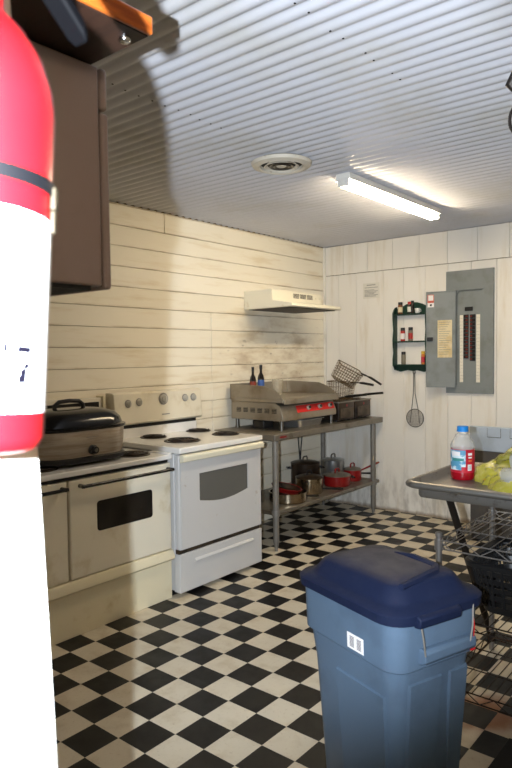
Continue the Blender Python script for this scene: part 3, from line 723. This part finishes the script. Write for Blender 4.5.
# ================================================================== SINK DRAINBOARD
D0, D1, DX0, DX1, DZ = -2.80, -2.13, 2.235, 3.75, .90
sk = thing('drainboard_table', 'stainless steel drainboard table with rolled rim at the right', 'sink table', (2.9, -2.46, 0))
b = B().use('sink_steel')
rim = lambda o, z, r: rr((DX1-DX0)/2+o, (D1-D0)/2+o, r, z, 6, (DX0+DX1)/2, (D0+D1)/2)
b.loft([rim(-.055, .828, .03), rim(-.05, .838, .035), rim(-.048, .868, .04), rim(-.012, .872, .06), rim(-.002, .878, .065), rim(0, .889, .066), rim(-.006, .898, .062), rim(-.018, .902, .056), rim(-.03, .898, .05), rim(-.042, .872, .045), rim(-.09, .864, .03)], True, True)
obj('tray', b, parent=sk, sharp=60)
for x, y, dx, dy in ((2.345, -2.56, .035, .48), (3.6, -2.65, 0, 0), (3.6, -2.25, 0, 0)):
    b = B().use('iron'); b.cyl((x, y, .83), (x+dx, y+dy, 0), .017, 12); obj('leg', b, parent=sk)
# juice bottle
jx, jy, jz = 2.36, -2.415, .8645
jb = thing('juice_bottle', 'plastic juice bottle with blue cap and red drink in the bottom', 'bottle', (jx, jy, jz))
b = B().use('clear_plastic'); b.lathe([(.0508, jz+.052), (.051, jz+.145), (.0535, jz+.152), (.054, jz+.165), (.048, jz+.185), (.036, jz+.205), (.033, jz+.212), (.034, jz+.218), (.026, jz+.222), (.0215, jz+.226), (.0215, jz+.242)], jx, jy, 28); obj('plastic_body', b, parent=jb)
b = B().use('juice'); b.lathe([(.047, jz), (.053, jz+.008), (.054, jz+.03), (.051, jz+.04), (.051, jz+.052)], jx, jy, 28); obj('drink', b, parent=jb)
b = B().use('cap_blue'); b.lathe([(.0245, jz+.234), (.025, jz+.238), (.025, jz+.257), (.022, jz+.26)], jx, jy, 24); b.lathe([(.0262, jz+.2335), (.0262, jz+.238)], jx, jy, 24); obj('cap', b, parent=jb)
va = math.atan2(CAM.y-jy, CAM.x-jx)
b = B().use('lab_red'); b.patch(jx, jy, .0528, 0, 2*PI, jz+.036, jz+.150, 40)
b.use('lab_scene'); b.patch(jx, jy, .0533, va-1.35, va+.25, jz+.066, jz+.147, 14); b.use('lab_white'); b.patch(jx, jy, .0536, va-1.0, va-.2, jz+.118, jz+.140, 8)
b.use('lab_green'); b.patch(jx, jy, .0537, va-.9, va+.1, jz+.094, jz+.108, 8)
b.use('lab_scene'); b.patch(jx, jy, .0534, va-1.2, va-.1, jz+.050, jz+.068, 10)
b.use('lab_white'); b.patch(jx, jy, .0536, va+.42, va+.80, jz+.048, jz+.078, 5); b.patch(jx, jy, .0536, va+.45, va+.85, jz+.122, jz+.134, 5); b.patch(jx, jy, .0536, va+.48, va+.82, jz+.108, jz+.115, 5)
b.use('lab_orange'); b.patch(jx, jy, .0536, va+.48, va+.82, jz+.092, jz+.099, 5)
b.use('print_grey')
for k in range(5): b.patch(jx, jy, .0539, va+.46+k*.065, va+.485+k*.065, jz+.053, jz+.074, 1)
obj('wrap_label', b, parent=jb, recalc=False)
jb.scale = (1.03, 1.03, .95)
# yellow bag with clear bottles
from mathutils import noise as mn
gx, gy, gz_ = 2.71, -2.40, .8645
b = B(); n, mR = 110, 44; grid = []
for j in range(mR+1):
    v = j/mR; el = v*PI/2; row = []
    for i in range(n):
        a = 2*PI*i/n
        d = Vector((math.cos(a)*math.cos(el), math.sin(a)*math.cos(el), math.sin(el)))
        k = 1+.26*mn.noise(d*1.5+Vector((3, 1, 7)))-.20*(abs(mn.noise(d*2.6+Vector((1, 5, 2))))-.22)-.09*(abs(mn.noise(d*6+Vector((8, 0, 4))))-.2)
        z = d.z**.8*.158*k
        row.append((gx+d.x*.265*k, gy+d.y*.20*k, gz_+.0005+max(0, z)))
    grid.append(row)
VV = [[b.V(p) for p in r] for r in grid]
ca = math.atan2(CAM.y-gy, CAM.x-gx)
for j in range(mR):
    for i in range(n):
        a = 2*PI*(i+.5)/n; v = (j+.5)/mR
        da = (a-(ca-.45)+PI) % (2*PI)-PI
        hole = (da/1.15)**2+((v-.47)/.32)**2+.45*mn.noise(Vector((a*2.2, v*5, 1))) < 1
        if not hole: b.F([VV[j][i], VV[j][(i+1) % n], VV[j+1][(i+1) % n], VV[j+1][i]])
obj('plastic_bag', b, 'bag_yellow', label='crumpled yellow plastic bag lying open on the drainboard', cat='bag', sharp=75, recalc=False)
def cbottle(W, label, capm):
    t = thing('plastic_bottle', label, 'bottle', None, M=W, group='empty bottles in the yellow bag')
    b = L(t).use('clear_plastic'); b.lathe([(.034, 0), (.041, .01), (.041, .13), (.035, .15), (.016, .175), (.0135, .19)], 0, 0, 18); obj('plastic_body', b, parent=t)
    b = L(t).use(capm); b.lathe([(.0145, .185), (.0145, .203)], 0, 0, 14); obj('cap', b, parent=t)
cbottle(Matrix.Translation((2.575, -2.50, .91)) @ Rx(86, 'Y') @ Rx(10, 'X'), 'clear empty plastic bottle lying at the mouth of the yellow bag', 'lab_white')
cbottle(Matrix.Translation((2.585, -2.43, .962)) @ Rx(80, 'Y') @ Rx(-12, 'X'), 'clear empty plastic bottle resting on top inside the yellow bag', 'lab_white')
# dark cabinet with upright blue grey panel behind
fx0, fx1, fy, fz = 1.636, 2.50, -.46, .888
fc = thing('metal_cabinet', 'dark metal cabinet with upright blue grey splash panel behind the drainboard', 'cabinet', (2.07, -.24, 0))
b = B().use('cabinet_dark'); b.box(fx0, fx1, fy+.03, -.03, 0, .74); obj('body', b, parent=fc, bev=.006)
for x0, x1 in ((fx0+.004, 2.072), (2.08, fx1-.004)):
    b = B().use('cabinet_dark'); b.box(x0, x1, fy+.004, fy+.028, .05, .70); obj('door', b, parent=fc, bev=.004)
b = B().use('fridge_grey'); b.box(fx0, fx1, fy, fy+.03, .70, fz); spn = obj('splash_panel', b, parent=fc, bev=.005)
for hx in (1.775, 1.945, 2.2):
    b = B().use('panel_grey_dark'); b.box(hx-.004, hx+.10, fy-.002, fy+.001, .808, .880); b.use('fridge_grey'); b.box(hx, hx+.096, fy-.004, fy+.0, .814, .880); obj('cover_plate', b, parent=spn)

# ================================================================== WIRE SHELVING
ws = thing('wire_shelving', 'low chrome wire shelving unit under the drainboard', 'shelf unit', (2.85, -2.53, 0))
wx0, wx1, wy0, wy1 = 2.432, 3.34, -2.845, -2.225
for x in (wx0, wx1):
    for y in (wy0, wy1):
        b = B().use('wire_galv'); b.lathe([(.012, 0), (.0127, .03), (.0127, .70), (.015, .702), (.015, .715), (.010, .718)], x, y, 14)
        for k in range(28): b.lathe([(.0134, .04+k*.025), (.0134, .042+k*.025)], x, y, 12)
        obj('post', b, parent=ws)
for z in (.685, .375, .085):
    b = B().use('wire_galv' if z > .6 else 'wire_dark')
    for zz in (z, z-.035):
        b.tube([(wx0, wy0, zz), (wx1, wy0, zz), (wx1, wy1, zz), (wx0, wy1, zz)], .0034, 6, True)
    for y in (wy0, wy1):
        n = 16; b.tube([(wx0+(wx1-wx0)*i/n, y, z-(.035 if i % 2 else 0)) for i in range(n+1)], .0025, 5)
    for x in (wx0, wx1):
        n = 12; b.tube([(x, wy0+(wy1-wy0)*i/n, z-(.035 if i % 2 else 0)) for i in range(n+1)], .0025, 5)
    for x, y in ((wx0, wy0), (wx0, wy1), (wx1, wy0), (wx1, wy1)): b.lathe([(.018, z-.04), (.018, z+.004)], x, y, 12)
    n = 26
    for i in range(1, n): x = wx0+(wx1-wx0)*i/n; b.tube([(x, wy0, z+.003), (x, wy1, z+.003)], .0022, 5)
    for k in (.33, .66): yy = wy0+(wy1-wy0)*k; b.tube([(wx0, yy, z-.003), (wx1, yy, z-.003)], .003, 5)
    obj('wire_deck', b, parent=ws)
# black basket
kz = .3809
kb = thing('plastic_basket', 'black slotted plastic basket on the middle deck of the wire shelving', 'basket', (2.78, -2.56, kz))
b = B().use('black_plastic'); c = (2.775, -2.56)
def kr(o, z): return rr(.27+o, .20+o, .07, z, 6, *c)
b.loft([kr(-.045, kz), kr(-.04, kz+.03), kr(-.045, kz+.03), kr(-.05, kz+.006)]); obj('tray_bottom', b, parent=kb)
b = B().use('black_plastic')
for z, o in ((.07, -.032), (.105, -.026), (.14, -.02), (.175, -.012)):
    b.loft([kr(o, kz+z-.0135), kr(o+.004, kz+z+.0085), kr(o, kz+z+.0085), kr(o-.004, kz+z-.0135)], False, False)
for i in range(0, 28):
    P0 = kr(-.041, kz+.025)[i]; P1 = kr(-.006, kz+.2)[i]; b.tube([P0, P1], .005, 4)
for u in [x/10 for x in range(-8, 9, 2)]:
    for sg in (-1, 1):
        b.tube([(c[0]+u*.2, c[1]+sg*(.2-.041), kz+.025), (c[0]+u*.2, c[1]+sg*(.2-.006), kz+.2)], .006, 4)
        b.tube([(c[0]+sg*(.27-.041), c[1]+u*.13, kz+.025), (c[0]+sg*(.27-.006), c[1]+u*.13, kz+.2)], .006, 4)
obj('slotted_wall', b, parent=kb)
b = B().use('black_plastic'); b.loft([kr(-.008, kz+.188), kr(.012, kz+.192), kr(.014, kz+.21), kr(.004, kz+.216), kr(-.01, kz+.205)], False, False); obj('rim', b, parent=kb)
b = B().use('pack_blue'); b.loft([rr(.05*q, .035*q, .02*q, kz+.0075+z, 4, 2.74, -2.64) for q, z in ((.9, 0), (1, .02), (1, .17), (.6, .20))]); b.use('lab_white'); b.patch(2.74, -2.64, .052, -2.2, -.4, kz+.09, kz+.16, 8); obj('plastic_jug', b, label='blue plastic package standing in the black basket', cat='package')
# rubber mat
b = B(); b.box(2.745, 4.3, -4.05, -2.93, 0, .012)
obj('floor_mat', b, 'rubber_mat', label='black rubber floor mat at the lower right before the wire shelving', cat='mat', bev=.004)

# ================================================================== TRASH CAN
ang = math.radians(-19); u = Vector((math.cos(ang), math.sin(ang), 0)); v = Vector((-u.y, u.x, 0))
CZ = .70; HX, HY = .252, .202
Fc = Vector((2.708, -3.760, 0)); cen = Fc - u*HX + v*HY
Wt = Matrix.Translation((cen.x, cen.y, 0)) @ Matrix.Rotation(ang, 4, 'Z')
tc = thing('trash_can', 'blue grey plastic trash can with domed navy lid in the foreground', 'trash can', None, M=Wt)
def q(o, z, r=.06, oy=None): return rr(HX+o, HY+(o if oy is None else oy), r, z, 7)
b = L(tc).use('bin_blue')
b.loft([q(-.075, 0), q(-.068, .012), q(-.045, .44), q(-.034, .535), q(-.022, .545), q(-.018, CZ-.02), q(-.016, CZ-.018), q(-.016, CZ+.004), q(-.026, CZ+.004), q(-.04, .55), q(-.08, .03)])
# raised panel on the label face and on the handle face
def facep(x0, x1, zt, zb, o):       # label face is local -y
    yt = lambda z: -(HY-.045-.03*(1-z/.44)) if z < .44 else -(HY-.045+.011*(z-.44)/.095)
    return [(x0, yt(zt)-o, zt), (x1, yt(zt)-o, zt-.0), (x1-.012, yt(zb)-o, zb), (x0+.012, yt(zb)-o, zb)]
b.loft([facep(-.06, .165, .455, .015, -.004), facep(-.056, .161, .45, .02, .007)])
def facex(y0, y1, zt, zb, o):
    xt = lambda z: (HX-.045-.03*(1-z/.44)) if z < .44 else (HX-.045+.011*(z-.44)/.095)
    return [(xt(zt)+o, y0, zt), (xt(zt)+o, y1, zt), (xt(zb)+o, y1-.012, zb), (xt(zb)+o, y0+.012, zb)]
b.loft([facex(-.115, .02, .50, .015, -.004), facex(-.111, .016, .495, .02, .007)])
b.loft([facex(.05, .13, .50, .015, -.004), facex(.054, .126, .495, .02, .007)])
obj('body', b, parent=tc, sharp=28)
for sg in (1, -1):
    b = L(tc).use('bin_blue'); xh = HX-.03
    P = [(xh, .555), (xh+.028, .565), (xh+.034, .572), (xh+.034, .598), (xh+.026, .606), (xh, .606)]
    b.prism([(sg*x, z) for x, z in P], 'y', -.09, .125); obj('hand_grip', b, parent=tc, bev=.004)
    b = L(tc).use('galv'); xb = HX-.002
    b.tube([(sg*(xb), -.105, CZ-.0), (sg*(xb+.006), -.097, CZ-.06), (sg*(xb+.004), -.088, CZ-.108), (sg*xb, -.075, CZ-.112), (sg*xb, .085, CZ-.112), (sg*(xb+.004), .098, CZ-.108), (sg*(xb+.006), .107, CZ-.06), (sg*xb, .115, CZ)], .0028, 6); obj('wire_bail', b, parent=tc)
b = L(tc).use('lid_navy')
b.loft([q(-.012, CZ-.012, .07), q(-.001, CZ-.012, .08), q(.001, CZ+.014, .08), q(-.006, CZ+.022, .08), q(-.030, CZ+.026, .07), q(-.042, CZ+.038, .065), q(-.062, CZ+.070, .06), q(-.074, CZ+.078, .055), q(-.12, CZ+.085, .04), q(-.17, CZ+.087, .03)], True, True)
ld = obj('lid', b, parent=tc, sharp=45)
b = L(tc).use('lid_navy')   # moulded grip ridge on the dome
P = [(.185, -.115), (.165, -.02), (.15, .06), (.12, .095), (.02, .10), (-.05, .085)]
b.tube([(x, y, CZ+.073+.008*(1-abs(x)/.3)) for x, y in P], [.010, .015, .016, .016, .015, .008], 8)
obj('grip_ridge', b, parent=ld)
for sg in (1, -1):
    b = L(tc).use('lid_navy'); b.prism([(sg*x, z) for x, z in ((HX-.012, CZ-.024), (HX+.012, CZ-.02), (HX+.016, CZ+.006), (HX+.004, CZ+.014), (HX-.012, CZ+.014))], 'y', -.12, .05); obj('lid_latch', b, parent=ld, bev=.004)
b = L(tc).use('lab_white'); sx0, sx1, sz0, sz1 = .022, .096, .556, .604
yo = lambda z: -(HY-.022+.004*(z-.545)/.135)
b.loft([[(sx0, yo(sz0)-o, sz0), (sx1, yo(sz0)-o, sz0), (sx1, yo(sz1)-o, sz1), (sx0, yo(sz1)-o, sz1)] for o in (-.001, .0012)])
b.use('barcode_ink')
for gx0 in (sx0+.012, sx0+.045):
    for k in range(8):
        z = sz0+.008+k*.0042; b.quad((gx0, yo(z)-.0016, z), (gx0+.020, yo(z)-.0016, z), (gx0+.020, yo(z)-.0016, z+.0022), (gx0, yo(z)-.0016, z+.0022))
obj('barcode_sticker', b, parent=tc, smooth=False)
b = L(tc).use('ribbon_red'); b.tube([(HX-.016, .122, CZ-.115), (HX-.012, .13, CZ-.135), (HX-.018, .126, CZ-.15), (HX-.012, .132, CZ-.145), (HX-.014, .134, CZ-.125)], .004, 6)
b.tube([(HX-.002, .112, CZ-.02), (HX+.006, .112, CZ-.06), (HX-.002, .117, CZ-.112)], .0016, 5); obj('red_tie', b, parent=tc)

# ================================================================== CABINET AND SHELF ON THE NEAR WALL
cb = thing('wall_cabinet', 'brown cabinet with split doors hung on the near wall under a wood shelf', 'cabinet', (2.2, -5.0, 1.576))
b = B().use('cabinet_brown'); b.box(1.95, 2.53, -5.03, -4.577, 1.584, 1.988); obj('body', b, parent=cb, bev=.004)
b = B().use('cabinet_brown'); b.box(1.95, 2.53, -4.573, -4.555, 1.912, 1.990); obj('door', b, parent=cb, bev=.008, seg=3)
b = B().use('cabinet_brown'); b.box(1.95, 2.53, -4.573, -4.555, 1.580, 1.907); obj('door', b, parent=cb, bev=.006, seg=3)
b = B(); b.box(1.96, 2.522, -4.58, -4.57, 1.585, 1.985); obj('door_gasket', b, 'cabinet_seam', parent=cb)
b = B(); b.box(1.96, 2.525, -5.0, -4.60, 1.576, 1.585); obj('base_plate', b, 'black_matte', parent=cb)
sh = thing('wooden_shelf', 'dark wooden shelf board with varnished orange edge above the brown cabinet', 'shelf', (2.3, -5.0, 1.992))
b = B().use('wood_dark'); b.box(1.9, 2.680, -5.03, -4.583, 1.992, 2.020); obj('board', b, parent=sh, bev=.003)
b = B().use('wood_varnish'); b.box(2.680, 2.690, -5.03, -4.583, 1.992, 2.022); obj('edge_banding', b, parent=sh, bev=.003)
b = B().use('chrome'); b.lathe([(.011, 1.992), (.011, 1.989), (.008, 1.985), (.003, 1.984)], 2.645, -4.608, 16, c0=False); obj('bolt', b, parent=sh)

# ================================================================== FIRE EXTINGUISHER
EX, EY = 3.083, -5.118
tilt = Matrix.Translation((EX, EY, 1.40)) @ Matrix.Rotation(math.radians(-4.0), 4, 'X') @ Matrix.Translation((0, 0, -.017))
We = tilt
ex = thing('fire_extinguisher', 'red fire extinguisher with white label hung on the white wall end', 'fire extinguisher', None, M=We)
R_ = .054
b = L(ex).use('ext_red'); b.lathe([(.044, .006), (.050, .008), (R_, .016), (R_, .242), (.052, .258), (.045, .279), (.033, .297), (.020, .309), (.017, .316), (.017, .345)], 0, 0, 56); obj('cylinder', b, parent=ex, sharp=60)
b = L(ex).use('label_white'); b.patch(0, 0, R_+.0006, -PI, PI, .0335, .166, 56)
la = math.atan2(CAM.y-EY, CAM.x-EX)
def mk(a0, a1, z0, z1):
    b.use('label_ink'); b.patch(0, 0, R_+.0012, la+a0, la+a1, z0, z1, 3)
obj_l = None
# the printed numeral: a dash, a short stem and two ticks
mk(.58, .80, .0725, .0775); mk(.60, .73, .0525, .0580); mk(.63, .74, .0580, .0625); mk(.68, .78, .0625, .0665)
mk(.86, .92, .0685, .0775); mk(.40, .46, .072, .0785)
obj('paper_label', b, parent=ex, recalc=False)
b = L(ex).use('strap'); b.patch(0, 0, R_+.0025, -PI, PI, .1825, .1925, 56); st = obj('strap', b, parent=ex)
b = L(ex).use('brass'); aa = la+1.22
for da, dz in ((0, 0),):
    p = Vector((math.cos(aa)*(R_+.004), math.sin(aa)*(R_+.003), .182)); tdir = Vector((-math.sin(aa), math.cos(aa), 0)); nd = Vector((math.cos(aa), math.sin(aa), 0))
    b.loft([[tuple(p+tdir*sx*.004+Vector((0, 0, sz*.008))+nd*o) for sx, sz in ((-1, -1), (1, -1), (1, 1), (-1, 1))] for o in (-.003, .0015)])
    b.loft([[tuple(p+tdir*sx*.0025+Vector((0, 0, -.016+sz*.008))+nd*o) for sx, sz in ((-1, -1), (1, -1), (1, 1), (-1, 1))] for o in (-.003, .001)])
obj('clasp', b, parent=st, bev=.001)
b = L(ex).use('chrome_dull'); b.lathe([(.018, .335), (.018, .352), (.014, .356), (.014, .385), (.010, .39)], 0, 0, 20); obj('valve', b, parent=ex)
b = L(ex).use('ext_black'); b.loft([[(x*w, y, z+k*h) for x, k in ((-1, -1), (1, -1), (1, 1), (-1, 1))] for y, z, w, h in ((-.02, .374, .011, .006), (.015, .374, .011, .006), (.045, .364, .0115, .0065), (.079, .334, .011, .006), (.086, .327, .008, .004))]); obj('carry_handle', b, parent=ex, bev=.003, seg=3)
b = L(ex).use('ext_black'); b.loft([[(x*w, y, z+k*h) for x, k in ((-1, -1), (1, -1), (1, 1), (-1, 1))] for y, z, w, h in ((-.02, .39, .010, .004), (.04, .402, .010, .004), (.075, .41, .009, .004))]); obj('squeeze_lever', b, parent=ex, bev=.002)
b = L(ex).use('ext_black'); b.tube([(0, -.015, .362), (0, -.04, .355), (0, -.066, .32), (0, -.068, .2), (0, -.066, .1)], .009, 10); obj('hose', b, parent=ex)
b = L(ex).use('chrome_dull'); b.box(-.074, -.052, -.012, .012, .19, .26); obj('wall_bracket', b, parent=ex, bev=.002)

# ================================================================== HANGING RACK AT THE RIGHT EDGE
hk = thing('pot_rack', 'dark iron hanging rack with hooks at the right edge under the ceiling', 'rack', (3.2, -3.1, 2.1))
hp = CAM+(FWD+RGT*(253/642.2)+UPV*(298/642.2))*1.72
b = B().use('iron'); b.tube([(hp.x+.012, hp.y, hp.z-.012), (hp.x+.004, hp.y, hp.z), (hp.x+.02, hp.y, hp.z+.03), (hp.x+.07, hp.y, hp.z+.03), (hp.x+.6, hp.y, hp.z+.03)], [.008, .014, .016, .011, .011], 14); obj('rail', b, parent=hk)
b = B().use('iron'); b.tube([(hp.x+.022+.020*math.cos(a), hp.y, hp.z-.092+.036*math.sin(a)) for a in [2*PI*i/20 for i in range(20)]], .0045, 6, True); obj('hook_ring', b, parent=hk)
b = B().use('iron'); b.tube([(hp.x+.022, hp.y, hp.z-.058), (hp.x+.03, hp.y, hp.z-.03), (hp.x+.032, hp.y, hp.z+.03)], .004, 6); obj('hook', b, parent=hk)
for dx in (.03, .5):
    b = B().use('iron'); b.cyl((hp.x+dx, hp.y, hp.z+.03), (hp.x+dx, hp.y, 2.4995), .004, 8); obj('hanger_rod', b, parent=hk)

# ================================================================== LIGHT + CAMERA
FLASH = 395
def light(name, kind, loc, energy, color, **kw):
    l = bpy.data.lights.new(name, kind); l.energy = energy; l.color = color
    for k, v_ in kw.items(): setattr(l, k, v_)
    o = bpy.data.objects.new(name, l); o.location = loc; COL.objects.link(o); return o
fo = light('camera_flash', 'SPOT', CAM-RGT*.095+UPV*.012, FLASH, (.85, .95, 1.06), shadow_soft_size=.005, spot_size=math.radians(82), spot_blend=.42)
mf = Matrix((RGT, UPV, -FWD)).transposed().to_4x4(); mf = mf @ Matrix.Rotation(math.radians(3), 4, 'Y') @ Matrix.Rotation(math.radians(5.5), 4, 'X')
mf.translation = CAM-RGT*.095+UPV*.012; fo.matrix_world = mf   # the flash head points a little high
light('added_warm_fill', 'POINT', (3.95, -5.15, 2.2), 13, (1., .80, .52), shadow_soft_size=.06)  # added fill without a fixture, out of frame, keeps the brown cabinet from going dark
w = bpy.data.worlds.new('world'); SC.world = w; w.use_nodes = True
w.node_tree.nodes['Background'].inputs[0].default_value = (1, .85, .65, 1); w.node_tree.nodes['Background'].inputs[1].default_value = .03
c = bpy.data.cameras.new('camera'); co = bpy.data.objects.new('camera', c); COL.objects.link(co)
mw = Matrix((RGT, UPV, -FWD)).transposed().to_4x4(); mw.translation = CAM; co.matrix_world = mw
c.sensor_fit = 'VERTICAL'; c.sensor_height = 36; c.lens = 642.2/768*36; c.clip_start = .02
c.dof.use_dof = True; c.dof.focus_distance = 3.3; c.dof.aperture_fstop = 9
SC.camera = co
SC.view_settings.view_transform = 'Standard'; SC.view_settings.look = 'None'; SC.view_settings.exposure = 0.0; SC.view_settings.gamma = 1; SC.view_settings.use_curve_mapping = False
